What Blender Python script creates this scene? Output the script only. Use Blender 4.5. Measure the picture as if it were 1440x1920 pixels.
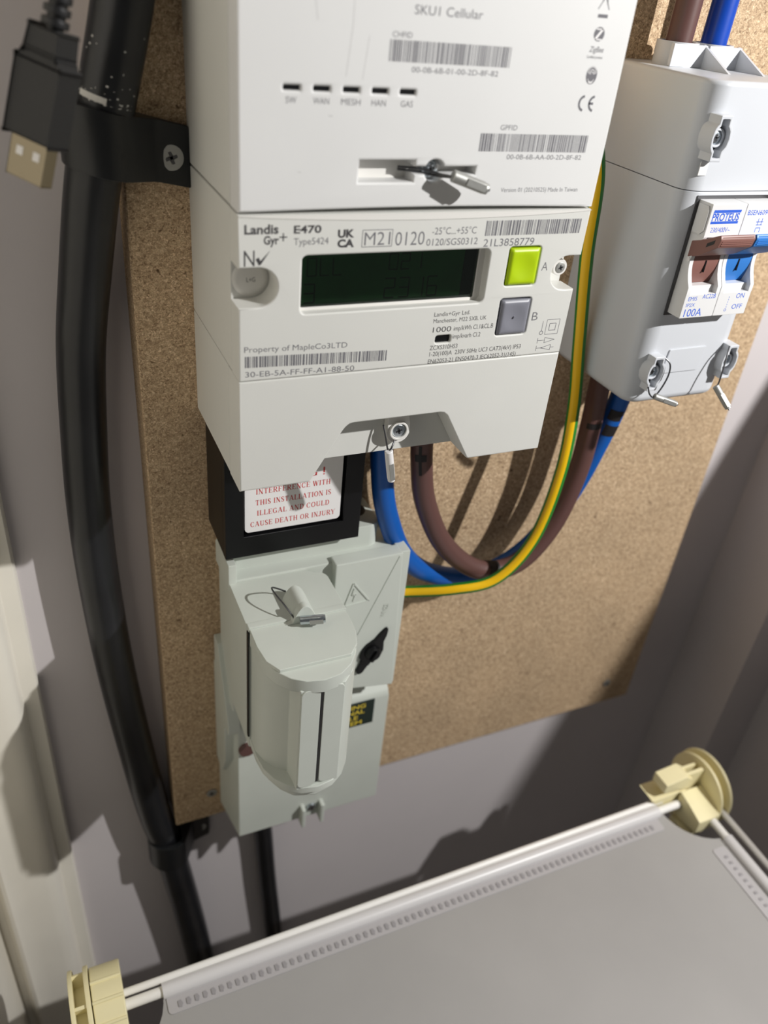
import bpy, bmesh, math, random
from mathutils import Vector, Matrix
random.seed(7)
for o in list(bpy.data.objects):
    bpy.data.objects.remove(o)
scene = bpy.context.scene
MM = 0.001
ZO = 1100.0            # camera-height datum above the floor, mm

# ------------------------------------------------------------------ camera
cam_d = bpy.data.cameras.new('camera')
cam = bpy.data.objects.new('camera', cam_d)
scene.collection.objects.link(cam)
cam_d.sensor_fit = 'AUTO'
cam_d.sensor_width = 36.0
cam_d.lens = 36.0 * 1546.45 / 1920.0
cam_d.clip_start = 0.005
cam_d.clip_end = 20
R = ((0.91497456, -0.09013883, -0.39331481),
     (-0.15242191, 0.82530753, -0.54372331),
     (0.37361626, 0.55744280, 0.74139626))   # image right / down / forward in (x, down, depth)
right = Vector((R[0][0], R[0][2], -R[0][1]))
up = -Vector((R[1][0], R[1][2], -R[1][1]))
back = -Vector((R[2][0], R[2][2], -R[2][1]))
m = Matrix((right, up, back)).transposed().to_4x4()
m.translation = Vector((0, -323 * MM, ZO * MM))
cam.matrix_world = m
cam_d.dof.use_dof = True
cam_d.dof.focus_distance = 0.335
cam_d.dof.aperture_fstop = 8.0
scene.camera = cam

# ------------------------------------------------------------------ light
world = bpy.data.worlds.new('world')
scene.world = world
world.use_nodes = True
world.node_tree.nodes['Background'].inputs[0].default_value = (1.0, 0.985, 0.96, 1)
world.node_tree.nodes['Background'].inputs[1].default_value = 0.085
ld = bpy.data.lights.new('torch', 'POINT')
ld.energy = 22.0
ld.color = (1.0, 0.985, 0.965)
ld.shadow_soft_size = 0.006
lo = bpy.data.objects.new('torch', ld)
lo.location = (562 * MM, -450 * MM, (190 + ZO) * MM)
scene.collection.objects.link(lo)
scene.view_settings.view_transform = 'Standard'
scene.view_settings.look = 'None'
scene.view_settings.exposure = 0.0
scene.view_settings.gamma = 1.0
scene.view_settings.use_curve_mapping = False

# ------------------------------------------------------------------ helpers
def lin(c):
    return tuple(((v / 255) / 12.92 if v / 255 <= 0.04045 else ((v / 255 + 0.055) / 1.055) ** 2.4) for v in c)

def mat(name, rgb, rough=0.5, metal=0.0, bump=0.0, bscale=900, var=0.0, vscale=60, spec=0.5, coat=0.0, linear=False):
    m = bpy.data.materials.new(name)
    m.use_nodes = True
    nt = m.node_tree
    b = nt.nodes['Principled BSDF']
    c = rgb if linear else lin(rgb)
    b.inputs['Base Color'].default_value = (*c, 1)
    b.inputs['Roughness'].default_value = rough
    b.inputs['Metallic'].default_value = metal
    b.inputs['Specular IOR Level'].default_value = spec
    b.inputs['Coat Weight'].default_value = coat
    b.inputs['Coat Roughness'].default_value = 0.08
    tc = nt.nodes.new('ShaderNodeTexCoord')
    if bump > 0:
        n = nt.nodes.new('ShaderNodeTexNoise')
        n.inputs['Scale'].default_value = bscale
        n.inputs['Detail'].default_value = 3
        nt.links.new(tc.outputs['Object'], n.inputs['Vector'])
        bp = nt.nodes.new('ShaderNodeBump')
        bp.inputs['Strength'].default_value = bump
        bp.inputs['Distance'].default_value = 0.0003
        nt.links.new(n.outputs['Fac'], bp.inputs['Height'])
        nt.links.new(bp.outputs['Normal'], b.inputs['Normal'])
    if var > 0:
        n = nt.nodes.new('ShaderNodeTexNoise')
        n.inputs['Scale'].default_value = vscale
        n.inputs['Detail'].default_value = 5
        nt.links.new(tc.outputs['Object'], n.inputs['Vector'])
        r = nt.nodes.new('ShaderNodeValToRGB')
        r.color_ramp.elements[0].position = 0.3
        r.color_ramp.elements[1].position = 0.7
        r.color_ramp.elements[0].color = (*[v * (1 - var) for v in c], 1)
        r.color_ramp.elements[1].color = (*[min(1, v * (1 + var)) for v in c], 1)
        nt.links.new(n.outputs['Fac'], r.inputs['Fac'])
        nt.links.new(r.outputs['Color'], b.inputs['Base Color'])
    return m

def chipboard():
    m = bpy.data.materials.new('chipboard')
    m.use_nodes = True
    nt = m.node_tree
    b = nt.nodes['Principled BSDF']
    b.inputs['Roughness'].default_value = 0.75
    b.inputs['Specular IOR Level'].default_value = 0.25
    tc = nt.nodes.new('ShaderNodeTexCoord')
    def noise(scale, stretch=None, detail=3, dist=0.0):
        n = nt.nodes.new('ShaderNodeTexNoise')
        n.inputs['Scale'].default_value = scale
        n.inputs['Detail'].default_value = detail
        n.inputs['Distortion'].default_value = dist
        if stretch:
            mp = nt.nodes.new('ShaderNodeMapping')
            mp.inputs['Scale'].default_value = stretch
            nt.links.new(tc.outputs['Object'], mp.inputs['Vector'])
            nt.links.new(mp.outputs['Vector'], n.inputs['Vector'])
        else:
            nt.links.new(tc.outputs['Object'], n.inputs['Vector'])
        return n
    def ramp(n, stops):
        r = nt.nodes.new('ShaderNodeValToRGB')
        e = r.color_ramp.elements
        while len(e) < len(stops):
            e.new(0.5)
        for i, (p, c) in enumerate(stops):
            e[i].position = p
            e[i].color = (*c, 1)
        nt.links.new(n.outputs['Fac'], r.inputs['Fac'])
        return r
    r1 = ramp(noise(950, dist=1.2), [(0.30, (0.22, 0.145, 0.087)), (0.46, (0.44, 0.32, 0.205)), (0.58, (0.55, 0.415, 0.27)), (0.74, (0.80, 0.65, 0.47))])
    r2 = ramp(noise(420, (1, 1, 2.2), 4, 2.0), [(0.35, (0.80, 0.78, 0.75)), (0.65, (1.14, 1.12, 1.1))])
    r3 = ramp(noise(18, None, 3), [(0.3, (0.98, 0.98, 0.98)), (0.7, (1.16, 1.15, 1.14))])
    def mul(a, c):
        x = nt.nodes.new('ShaderNodeMix')
        x.data_type = 'RGBA'
        x.blend_type = 'MULTIPLY'
        x.inputs[0].default_value = 1
        nt.links.new(a, x.inputs[6])
        nt.links.new(c, x.inputs[7])
        return x.outputs[2]
    col = mul(mul(r1.outputs['Color'], r2.outputs['Color']), r3.outputs['Color'])
    # dark flecks
    vn = noise(260, None, 2, 0.6)
    rv = ramp(vn, [(0.23, (0.35, 0.3, 0.26)), (0.30, (1, 1, 1))])
    col = mul(col, rv.outputs['Color'])
    nt.links.new(col, b.inputs['Base Color'])
    bp = nt.nodes.new('ShaderNodeBump')
    bp.inputs['Strength'].default_value = 0.25
    bp.inputs['Distance'].default_value = 0.0003
    nt.links.new(noise(800).outputs['Fac'], bp.inputs['Height'])
    nt.links.new(bp.outputs['Normal'], b.inputs['Normal'])
    return m

def thing(name, label, cat, base, group=None):
    o = bpy.data.objects.new(name, None)
    o.empty_display_size = 0.01
    scene.collection.objects.link(o)
    o.location = (base[0] * MM, base[1] * MM, (base[2] + ZO) * MM)
    o['label'] = label
    o['category'] = cat
    if group:
        o['group'] = group
    return o

WL = {}
def origin(o):
    v = Vector((0, 0, 0))
    while o:
        v = v + o.location
        o = o.parent
    return v

def mk(name, bm, mats, parent=None, smooth=35, label=None, cat=None, kind=None, group=None):
    """bm in datum mm -> one mesh object."""
    if isinstance(bm, bpy.types.Mesh):
        me = bm
    else:
        bmesh.ops.recalc_face_normals(bm, faces=bm.faces)
        me = bpy.data.meshes.new(name)
        bm.to_mesh(me)
        bm.free()
    n = len(me.vertices)
    xs = [v.co.copy() for v in me.vertices]
    if parent is None:
        c = Vector((sum(v.x for v in xs) / n, sum(v.y for v in xs) / n, min(v.z for v in xs)))
        org = Vector((c.x * MM, c.y * MM, (c.z + ZO) * MM))
        loc = org
    else:
        org = origin(parent)
        lx = (min(v.x for v in xs) + max(v.x for v in xs)) / 2
        ly = (min(v.y for v in xs) + max(v.y for v in xs)) / 2
        lz = (min(v.z for v in xs) + max(v.z for v in xs)) / 2
        own = Vector((lx * MM, ly * MM, (lz + ZO) * MM))
        loc = own - org
        org = own
    for v, c in zip(me.vertices, xs):
        v.co = Vector((c.x * MM, c.y * MM, (c.z + ZO) * MM)) - org
    if not isinstance(mats, (list, tuple)):
        mats = [mats]
    if len(me.materials):
        me.materials.clear()
    for mt in mats:
        me.materials.append(mt)
    if smooth:
        me.polygons.foreach_set('use_smooth', [True] * len(me.polygons))
        me.set_sharp_from_angle(angle=math.radians(smooth))
    me.update()
    o = bpy.data.objects.new(name, me)
    scene.collection.objects.link(o)
    o.location = loc
    if smooth and len(me.polygons) < 3000:
        wn = o.modifiers.new('weighted_normals', 'WEIGHTED_NORMAL')
        wn.keep_sharp = True
        wn.weight = 80
    if parent is not None:
        o.parent = parent
    if label: o['label'] = label
    if cat: o['category'] = cat
    if kind: o['kind'] = kind
    if group: o['group'] = group
    return o

def box(x0, x1, y0, y1, z0, z1, bev=0.0, seg=2, bm=None):
    x0, x1 = min(x0, x1), max(x0, x1)
    y0, y1 = min(y0, y1), max(y0, y1)
    z0, z1 = min(z0, z1), max(z0, z1)
    b2 = bmesh.new()
    bmesh.ops.create_cube(b2, size=1)
    for v in b2.verts:
        v.co = Vector(((x0 + x1) / 2 + v.co.x * (x1 - x0), (y0 + y1) / 2 + v.co.y * (y1 - y0), (z0 + z1) / 2 + v.co.z * (z1 - z0)))
    if bev > 0:
        bmesh.ops.bevel(b2, geom=b2.edges[:], offset=bev, segments=seg, affect='EDGES', profile=0.5)
    return join(bm, b2)

def join(bm, b2):
    if bm is None:
        return b2
    me = bpy.data.meshes.new('tmp')
    b2.to_mesh(me)
    b2.free()
    bm.from_mesh(me)
    bpy.data.meshes.remove(me)
    return bm

def prism(pts, y0, y1, axis='y', bev=0.0, seg=2, bm=None, bev_sel=None):
    """extrude a polygon. axis y: pts=(x,z); axis z: pts=(x,y); axis x: pts=(y,z)."""
    b2 = bmesh.new()
    def at(p, t):
        if axis == 'y': return (p[0], t, p[1])
        if axis == 'z': return (p[0], p[1], t)
        return (t, p[0], p[1])
    a = [b2.verts.new(at(p, y0)) for p in pts]
    c = [b2.verts.new(at(p, y1)) for p in pts]
    b2.faces.new(a)
    b2.faces.new(c)
    k = len(pts)
    for i in range(k):
        b2.faces.new((a[i], a[(i + 1) % k], c[(i + 1) % k], c[i]))
    bmesh.ops.recalc_face_normals(b2, faces=b2.faces)
    if bev > 0:
        ed = b2.edges[:]
        if bev_sel:
            ed = [e for e in ed if bev_sel(e)]
        else:
            ed = [e for e in ed if e.calc_face_angle(0) > 0.5]
        bmesh.ops.bevel(b2, geom=ed, offset=bev, segments=seg, affect='EDGES', profile=0.5)
    return join(bm, b2)

def plate(outer, holes, y0, y1, bev=0.0, bm=None):
    """flat plate in the XZ plane with holes, front face at y1 (< y0)."""
    cu = bpy.data.curves.new('tmp', 'CURVE')
    cu.dimensions = '2D'
    cu.fill_mode = 'BOTH'
    cu.extrude = abs(y0 - y1) / 2 - bev
    cu.bevel_depth = bev
    cu.bevel_resolution = 2
    cu.offset = -bev
    for pts in [outer] + holes:
        s = cu.splines.new('POLY')
        s.points.add(len(pts) - 1)
        for i, p in enumerate(pts):
            s.points[i].co = (p[0], p[1], 0, 1)
        s.use_cyclic_u = True
    ob = bpy.data.objects.new('tmp', cu)
    me = bpy.data.meshes.new_from_object(ob)
    b2 = bmesh.new()
    b2.from_mesh(me)
    bmesh.ops.remove_doubles(b2, verts=b2.verts, dist=1e-4)
    ym = (y0 + y1) / 2
    for v in b2.verts:
        x, z, d = v.co
        v.co = (x, ym - d, z)
    bpy.data.objects.remove(ob)
    bpy.data.curves.remove(cu)
    bpy.data.meshes.remove(me)
    return join(bm, b2)

def rr(x0, x1, z0, z1, r, n=5):
    pts = []
    for cx, cz, a0 in ((x1 - r, z1 - r, 0), (x0 + r, z1 - r, 90), (x0 + r, z0 + r, 180), (x1 - r, z0 + r, 270)):
        for i in range(n + 1):
            a = math.radians(a0 + 90 * i / n)
            pts.append((cx + r * math.cos(a), cz + r * math.sin(a)))
    return pts

def arc(cx, cz, r, a0, a1, n=12, rz=None):
    rz = r if rz is None else rz
    return [(cx + r * math.cos(math.radians(a0 + (a1 - a0) * i / n)), cz + rz * math.sin(math.radians(a0 + (a1 - a0) * i / n))) for i in range(n + 1)]

def circ(cx, cz, r, n=28):
    return arc(cx, cz, r, 0, 360 - 360 / n, n - 1)

def cyl(p0, p1, r0, r1=None, n=24, bm=None, bev=0.0):
    r1 = r0 if r1 is None else r1
    p0, p1 = Vector(p0), Vector(p1)
    d = (p1 - p0)
    b2 = bmesh.new()
    bmesh.ops.create_cone(b2, cap_ends=True, segments=n, radius1=r0, radius2=r1, depth=d.length)
    if bev > 0:
        ed = [e for e in b2.edges if e.calc_face_angle(0) > 0.8]
        bmesh.ops.bevel(b2, geom=ed, offset=bev, segments=2, affect='EDGES', profile=0.5)
    q = Vector((0, 0, 1)).rotation_difference(d.normalized())
    for v in b2.verts:
        v.co = q @ v.co + (p0 + p1) / 2
    return join(bm, b2)

def smooth_path(pts, k=8):
    pts = [Vector(p) for p in pts]
    P = [pts[0] * 2 - pts[1]] + pts + [pts[-1] * 2 - pts[-2]]
    out = []
    for i in range(1, len(P) - 2):
        for j in range(k):
            t = j / k
            a, b, c, d = P[i - 1], P[i], P[i + 1], P[i + 2]
            out.append(0.5 * ((2 * b) + (-a + c) * t + (2 * a - 5 * b + 4 * c - d) * t * t + (-a + 3 * b - 3 * c + d) * t ** 3))
    out.append(pts[-1])
    return out

def frames(path, ref=(0, -1, 0)):
    fr = []
    n = len(path)
    prev = Vector(ref)
    for i in range(n):
        t = (path[min(i + 1, n - 1)] - path[max(i - 1, 0)]).normalized()
        u = (prev - t * prev.dot(t))
        if u.length < 1e-6:
            u = t.orthogonal()
        u.normalize()
        fr.append((t, u, t.cross(u)))
        prev = u
    return fr

def tube(pts, r, n=16, k=8, ref=(0, -1, 0), bm=None, matfn=None, raw=False):
    path = [Vector(p) for p in pts] if raw else smooth_path(pts, k)
    fr = frames(path, ref)
    b2 = bmesh.new()
    rings = []
    for i, (p, (t, u, w)) in enumerate(zip(path, fr)):
        rad = r(i / (len(path) - 1)) if callable(r) else r
        rings.append([b2.verts.new(p + u * rad * math.cos(2 * math.pi * j / n) + w * rad * math.sin(2 * math.pi * j / n)) for j in range(n)])
    for i in range(len(rings) - 1):
        for j in range(n):
            f = b2.faces.new((rings[i][j], rings[i][(j + 1) % n], rings[i + 1][(j + 1) % n], rings[i + 1][j]))
            if matfn:
                f.material_index = matfn((j + 0.5) / n * 360)
    b2.faces.new(rings[0])
    b2.faces.new(rings[-1][::-1])
    return join(bm, b2)

def wrap_patch(pts, r, i0, i1, a0, a1, k=8, ref=(0, -1, 0), n=8, th=0.15, bm=None):
    """thin patch lying on a tube: i0..i1 in samples (float), a0..a1 degrees."""
    path = smooth_path(pts, k)
    fr = frames(path, ref)
    b2 = bmesh.new()
    m = max(2, int(abs(i1 - i0) * 2) + 1)
    full = abs(a1 - a0) >= 359
    def pos(s, a, rad):
        i = min(int(s), len(path) - 2)
        f = s - i
        p = path[i].lerp(path[i + 1], f)
        u = fr[i][1].lerp(fr[i + 1][1], f).normalized()
        w = fr[i][2].lerp(fr[i + 1][2], f).normalized()
        return p + u * rad * math.cos(math.radians(a)) + w * rad * math.sin(math.radians(a))
    for rad in (r + th, r - 0.3):
        grid = [[b2.verts.new(pos(i0 + (i1 - i0) * x / (m - 1), a0 + (a1 - a0) * y / n, rad)) for y in range(n + 1)] for x in range(m)]
        for x in range(m - 1):
            for y in range(n):
                b2.faces.new((grid[x][y], grid[x + 1][y], grid[x + 1][y + 1], grid[x][y + 1]))
    return join(bm, b2)

# -------- flat printing
def font_mesh(s, bold=0.0):
    cu = bpy.data.curves.new('tmp', 'FONT')
    cu.body = s
    cu.size = 1
    cu.offset = bold
    cu.resolution_u = 3
    ob = bpy.data.objects.new('tmp', cu)
    me = bpy.data.meshes.new_from_object(ob)
    bpy.data.objects.remove(ob)
    bpy.data.curves.remove(cu)
    return me
_h = font_mesh('H')
CAP = max(v.co.y for v in _h.vertices) - min(v.co.y for v in _h.vertices)
bpy.data.meshes.remove(_h)

def text(parent, s, x0, x1, z, cap, y, mt, bold=0.0, slope=0.0, shear=0.0, name='lettering', rot=None, th=0.02):
    me = font_mesh(s, bold)
    xs = [v.co.x for v in me.vertices]
    a, b = min(xs), max(xs)
    sx = (x1 - x0) / (b - a)
    sz = cap / CAP
    for v in me.vertices:
        px = (v.co.x - a) * sx
        pz = v.co.y * sz
        px += shear * pz
        if rot is None:
            X = x0 + px
            Z = z + pz + slope * px
        else:
            c, sn = math.cos(rot), math.sin(rot)
            X = x0 + px * c - pz * sn
            Z = z + px * sn + pz * c
        v.co = Vector((X, y - th, Z))
    return mk(name, me, mt, parent, smooth=0)

def quads(parent, qs, y, mt, name='printed_mark', th=0.02):
    bm = bmesh.new()
    for q in qs:
        vs = [bm.verts.new((p[0], y - th, p[1])) for p in q]
        f = bm.faces.new(vs)
    me = bpy.data.meshes.new(name)
    bm.to_mesh(me)
    bm.free()
    return mk(name, me, mt, parent, smooth=0)

def stroke(a, b, w):
    a, b = Vector(a), Vector(b)
    d = (b - a).normalized()
    n = Vector((-d.y, d.x)) * w / 2
    return [a + n, b + n, b - n, a - n]

def strokes_poly(pts, w):
    return [stroke(pts[i], pts[i + 1], w) for i in range(len(pts) - 1)]

def barcode(parent, x0, x1, z0, z1, y, mt, n=60, slope=0.0, seed=1):
    rnd = random.Random(seed)
    qs = []
    x = x0
    ws = []
    for i in range(n):
        ws.append((rnd.choice([1, 1, 1, 2, 2, 3]), rnd.choice([1, 1, 1, 2])))
    tot = sum(a + b for a, b in ws) - ws[-1][1]
    u = (x1 - x0) / tot
    for a, b in ws:
        w = a * u
        s0, s1 = slope * (x - x0), slope * (x + w - x0)
        qs.append([(x, z0 + s0), (x + w, z0 + s1), (x + w, z1 + s1), (x, z1 + s0)])
        x += (a + b) * u
    return quads(parent, qs, y, mt, 'barcode')

# -------- serif capitals for the warning label
def serif_glyph(ch):
    H, T = 0.17, 0.065
    def V(x, w=H): return [stroke((x, 0), (x, 1), w), stroke((x - .15, .025), (x + .15, .025), .05), stroke((x - .15, .975), (x + .15, .975), .05)]
    def hb(x0, x1, y, w=T): return [stroke((x0, y), (x1, y), w)]
    def A(cx, cy, rx, ry, a0, a1, n=12):
        out = []
        for i in range(n):
            p = math.radians(a0 + (a1 - a0) * i / n)
            q = math.radians(a0 + (a1 - a0) * (i + 1) / n)
            t0, t1 = T + (H - T) * abs(math.cos(p)), T + (H - T) * abs(math.cos(q))
            out.append([Vector((cx + (rx + t0 / 2) * math.cos(p), cy + (ry + t0 / 2) * math.sin(p))), Vector((cx + (rx + t1 / 2) * math.cos(q), cy + (ry + t1 / 2) * math.sin(q))),
                        Vector((cx + (rx - t1 / 2) * math.cos(q), cy + (ry - t1 / 2) * math.sin(q))), Vector((cx + (rx - t0 / 2) * math.cos(p), cy + (ry - t0 / 2) * math.sin(p)))])
        return out
    def tip(x, y, d): return [stroke((x, y), (x, y + d), .06)]
    g = {
        'I': (.38, V(.19)), ' ': (.32, []),
        'N': (.86, V(.17, T) + V(.69, T) + [stroke((.15, 1), (.70, 0), H)]),
        'T': (.76, V(.38) + hb(.06, .70, .965) + tip(.08, .98, -.22) + tip(.68, .98, -.22)),
        'E': (.74, V(.19) + hb(.19, .66, .965) + hb(.19, .50, .5) + hb(.19, .68, .035) + tip(.65, .98, -.22) + tip(.67, .02, .22) + tip(.5, .4, .2)),
        'F': (.70, V(.19) + hb(.19, .64, .965) + hb(.19, .50, .5) + tip(.63, .98, -.22) + tip(.5, .4, .2)),
        'L': (.70, V(.19) + hb(.19, .66, .035) + tip(.65, .02, .26)),
        'H': (.86, V(.19) + V(.67) + hb(.19, .67, .5)),
        'R': (.82, V(.19) + hb(.19, .42, .965) + hb(.19, .42, .48) + A(.42, .72, .2, .24, 90, -90) + [stroke((.40, .48), (.74, 0), H * .9)] + hb(.66, .82, .025, .05)),
        'D': (.82, V(.19) + hb(.19, .38, .965) + hb(.19, .38, .035) + A(.38, .5, .32, .465, 90, -90, 16)),
        'C': (.78, A(.42, .5, .31, .465, 50, 310, 18) + tip(.64, .96, -.26) + tip(.64, .06, .2)),
        'G': (.84, A(.42, .5, .31, .465, 50, 315, 18) + tip(.64, .96, -.26) + [stroke((.66, .05), (.66, .42), H)] + hb(.52, .80, .42, .05)),
        'O': (.84, A(.42, .5, .31, .465, 0, 360, 26)),
        'U': (.84, [stroke((.19, .3), (.19, 1), H), stroke((.66, .3), (.66, 1), T)] + A(.425, .3, .235, .265, 180, 360, 14) + hb(.04, .34, .975, .05) + hb(.52, .80, .975, .05)),
        'S': (.62, A(.31, .74, .19, .225, 40, 250, 12) + A(.31, .26, .19, .225, 70, -140, 12) + [stroke((.20, .58), (.44, .42), H)] + tip(.49, .97, -.24) + tip(.12, .03, .24)),
        'A': (.84, [stroke((.40, 1), (.12, 0), T), stroke((.40, 1), (.72, 0), H)] + hb(.22, .62, .33) + hb(.02, .26, .025, .05) + hb(.58, .84, .025, .05)),
        'W': (1.10, [stroke((.12, 1), (.34, 0), H), stroke((.34, 0), (.56, .95), T), stroke((.52, 1), (.76, 0), H), stroke((.76, 0), (1.0, 1), T)] + hb(0, .26, .975, .05) + hb(.86, 1.1, .975, .05)),
        'J': (.56, [stroke((.36, .25), (.36, 1), H)] + A(.22, .22, .14, .19, 0, -170, 8) + hb(.2, .52, .975, .05)),
        'Y': (.80, [stroke((.12, 1), (.40, .45), H), stroke((.70, 1), (.40, .45), T), stroke((.40, 0), (.40, .47), H)] + hb(0, .26, .975, .05) + hb(.58, .82, .975, .05) + hb(.26, .54, .025, .05)),
        '!': (.36, [stroke((.18, .28), (.18, 1), H), stroke((.18, 0), (.18, .15), H)]),
    }
    return g[ch]

def serif_text(parent, s, x0, x1, z, cap, y, mt, slope=0.0):
    x = 0
    qs = []
    for ch in s:
        w, st = serif_glyph(ch)
        for q in st:
            qs.append([(p.x + x, p.y) for p in q])
        x += w + .06
    sx = (x1 - x0) / (x - .06)
    qs = [[(x0 + px * sx, z + pz * cap + slope * px * sx) for px, pz in q] for q in qs]
    return quads(parent, qs, y, mt, 'lettering')

# ------------------------------------------------------------------ materials
M = {}
M['wall'] = mat('painted_wall', (203, 197, 198), 0.85, bump=0.12, bscale=500, var=0.02, vscale=14, spec=0.2)
M['cream'] = mat('cream_gloss_paint', (234, 229, 217), 0.42, bump=0.15, bscale=160, var=0.03, vscale=25)
M['concrete'] = mat('floor_boards', (120, 110, 100), 0.8, var=0.15, vscale=12)
M['board'] = chipboard()
M['meter'] = mat('meter_white_plastic', (213, 213, 208), 0.48, bump=0.06, bscale=2500, var=0.012, vscale=40)
M['meter_in'] = mat('meter_white_smooth_plastic', (226, 224, 219), 0.4)
M['hub'] = mat('hub_white_plastic', (219, 219, 218), 0.5, bump=0.06, bscale=2500, var=0.012, vscale=30)
M['iso'] = mat('switch_grey_white_plastic', (204, 207, 212), 0.36, bump=0.05, bscale=1800)
M['brk'] = mat('breaker_white_plastic', (222, 222, 222), 0.38)
M['cut'] = mat('cutout_pale_green_grey_plastic', (197, 202, 194), 0.42, bump=0.05, bscale=1500, var=0.02, vscale=50)
M['ink'] = mat('grey_ink', (106, 105, 110), 0.7)
M['inkd'] = mat('dark_ink', (62, 60, 62), 0.7)
M['inkb'] = mat('blue_ink', (38, 92, 205), 0.6)
M['inkr'] = mat('red_ink', (196, 62, 62), 0.7)
M['inky'] = mat('yellow_ink', (214, 190, 60), 0.6)
M['label'] = mat('white_label_paper', (233, 231, 230), 0.5)
M['stick'] = mat('dark_green_sticker', (26, 40, 34), 0.4)
M['black'] = mat('black_plastic', (9, 9, 11), 0.4, bump=0.1, bscale=700, spec=0.3)
M['dark'] = mat('dark_insert', (12, 13, 15), 0.3)
M['pvc'] = mat('black_pvc_sheath', (25, 26, 29), 0.34, bump=0.15, bscale=300, var=0.25, vscale=45)
M['clip'] = mat('black_clip_plastic', (20, 22, 24), 0.4, var=0.2, vscale=90)
M['blue'] = mat('blue_pvc', (2, 84, 168), 0.42, bump=0.06, bscale=600)
M['blue2'] = mat('deep_blue_pvc', (6, 66, 170), 0.35, bump=0.06, bscale=600)
M['brown'] = mat('brown_pvc', (92, 64, 60), 0.42, bump=0.06, bscale=600)
M['yellow'] = mat('yellow_pvc', (240, 190, 12), 0.4)
M['green'] = mat('green_pvc', (30, 120, 40), 0.4)
M['tape'] = mat('black_marker', (24, 20, 22), 0.6)
M['steel'] = mat('zinc_plated_steel', (200, 208, 214), 0.25, metal=1.0, bump=0.2, bscale=600)
M['steel2'] = mat('matt_zinc_steel', (172, 172, 168), 0.5, metal=0.7, bump=0.2, bscale=500)
M['wire'] = mat('steel_wire', (92, 92, 94), 0.4, metal=0.9)
M['usb_metal'] = mat('usb_plated_shell', (146, 136, 116), 0.28, metal=1.0)
M['usb'] = mat('black_usb_plastic', (16, 16, 18), 0.45)
M['lime'] = mat('lime_button', (176, 205, 10), 0.38)
M['grey'] = mat('grey_button', (128, 129, 138), 0.4)
M['lcd'] = mat('lcd_dark_green', (54, 134, 66), 0.3, var=0.15, vscale=90)
M['lcdd'] = mat('lcd_dark_edge', (26, 28, 32), 0.35)
M['seg'] = mat('lcd_segments', (22, 56, 32), 0.4)
M['ivory'] = mat('ivory_plastic', (232, 222, 178), 0.45, bump=0.08, bscale=500, var=0.03, vscale=80)
M['rod'] = mat('white_coated_rod', (236, 234, 230), 0.35)
M['sheet'] = mat('grey_white_film_sheet', (160, 158, 156), 0.4, bump=0.12, bscale=35, var=0.06, vscale=11)
M['sleeve'] = mat('white_film_sleeve', (212, 210, 210), 0.35)
M['hem'] = mat('pale_film_hem', (176, 173, 174), 0.42)
M['sheet_tick'] = mat('sheet_weld_marks', (150, 147, 149), 0.5)
M['tog_brown'] = mat('brown_toggle', (132, 92, 84), 0.42)
M['tog_blue'] = mat('blue_toggle', (52, 122, 200), 0.4)
M['dust'] = mat('white_plaster_dust', (205, 203, 198), 0.9, bump=0.5, bscale=900)
def glass():
    m = bpy.data.materials.new('clear_window')
    m.use_nodes = True
    nt = m.node_tree
    nt.nodes.remove(nt.nodes['Principled BSDF'])
    t = nt.nodes.new('ShaderNodeBsdfTransparent')
    t.inputs[0].default_value = (0.8, 0.88, 0.82, 1)
    g = nt.nodes.new('ShaderNodeBsdfGlossy')
    g.inputs['Roughness'].default_value = 0.12
    f = nt.nodes.new('ShaderNodeFresnel')
    mx = nt.nodes.new('ShaderNodeMixShader')
    nt.links.new(f.outputs[0], mx.inputs[0])
    nt.links.new(t.outputs[0], mx.inputs[1])
    nt.links.new(g.outputs[0], mx.inputs[2])
    nt.links.new(mx.outputs[0], nt.nodes['Material Output'].inputs[0])
    return m
M['glass'] = glass()

# ------------------------------------------------------------------ setting
mk('wall_back', box(-64, 456, 18, 60, -1100, 700), M['wall'], kind='structure', smooth=0)
mk('wall_right_and_shadow_panel', prism([(454, 18), (454, -37), (496, -37), (496, -370), (530, -370), (530, -10), (900, -10), (900, 60), (456, 60), (456, 18)], -1100, -14, 'z', bm=None), M['wall'], kind='structure', smooth=0)  # includes an unseen low partition, added to cast the slanted back-wall shadow
mk('wall_right_upper', box(454, 900, -37, 60, -14, 700), M['wall'], kind='structure', smooth=0)
mk('wall_left_bounce', box(-110, -64, -190, 60, -1100, 700), M['cream'], kind='structure', smooth=0)  # added side wall, kept short to bounce light onto left-facing sides
mk('floor', box(-420, 900, -900, 60, -1140, -1100), M['concrete'], kind='structure', smooth=0)
prof = [(-17.5, 18), (-17.5, 11), (-18.5, 9.5), (-25.5, 8.5), (-26.5, 2), (-27.5, -1), (-30, -3.5), (-35, -5.5), (-44, -6.5), (-51, -8), (-54, -10), (-56, -9.5), (-57.5, -6), (-60, -2), (-63.8, -1.5), (-63.8, 18)]
mk('trim_1', prism(prof, -1100, 700, 'z'), M['cream'], kind='structure', smooth=40)

# ------------------------------------------------------------------ backboard
bb = thing('backboard', 'brown chipboard backboard fixed to wall behind the meter and switch', 'board', (216, 9, -456))
mk('panel', box(43.5, 389, 0, 18, -456, 160, 0.6, 1), M['board'], bb)

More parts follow.
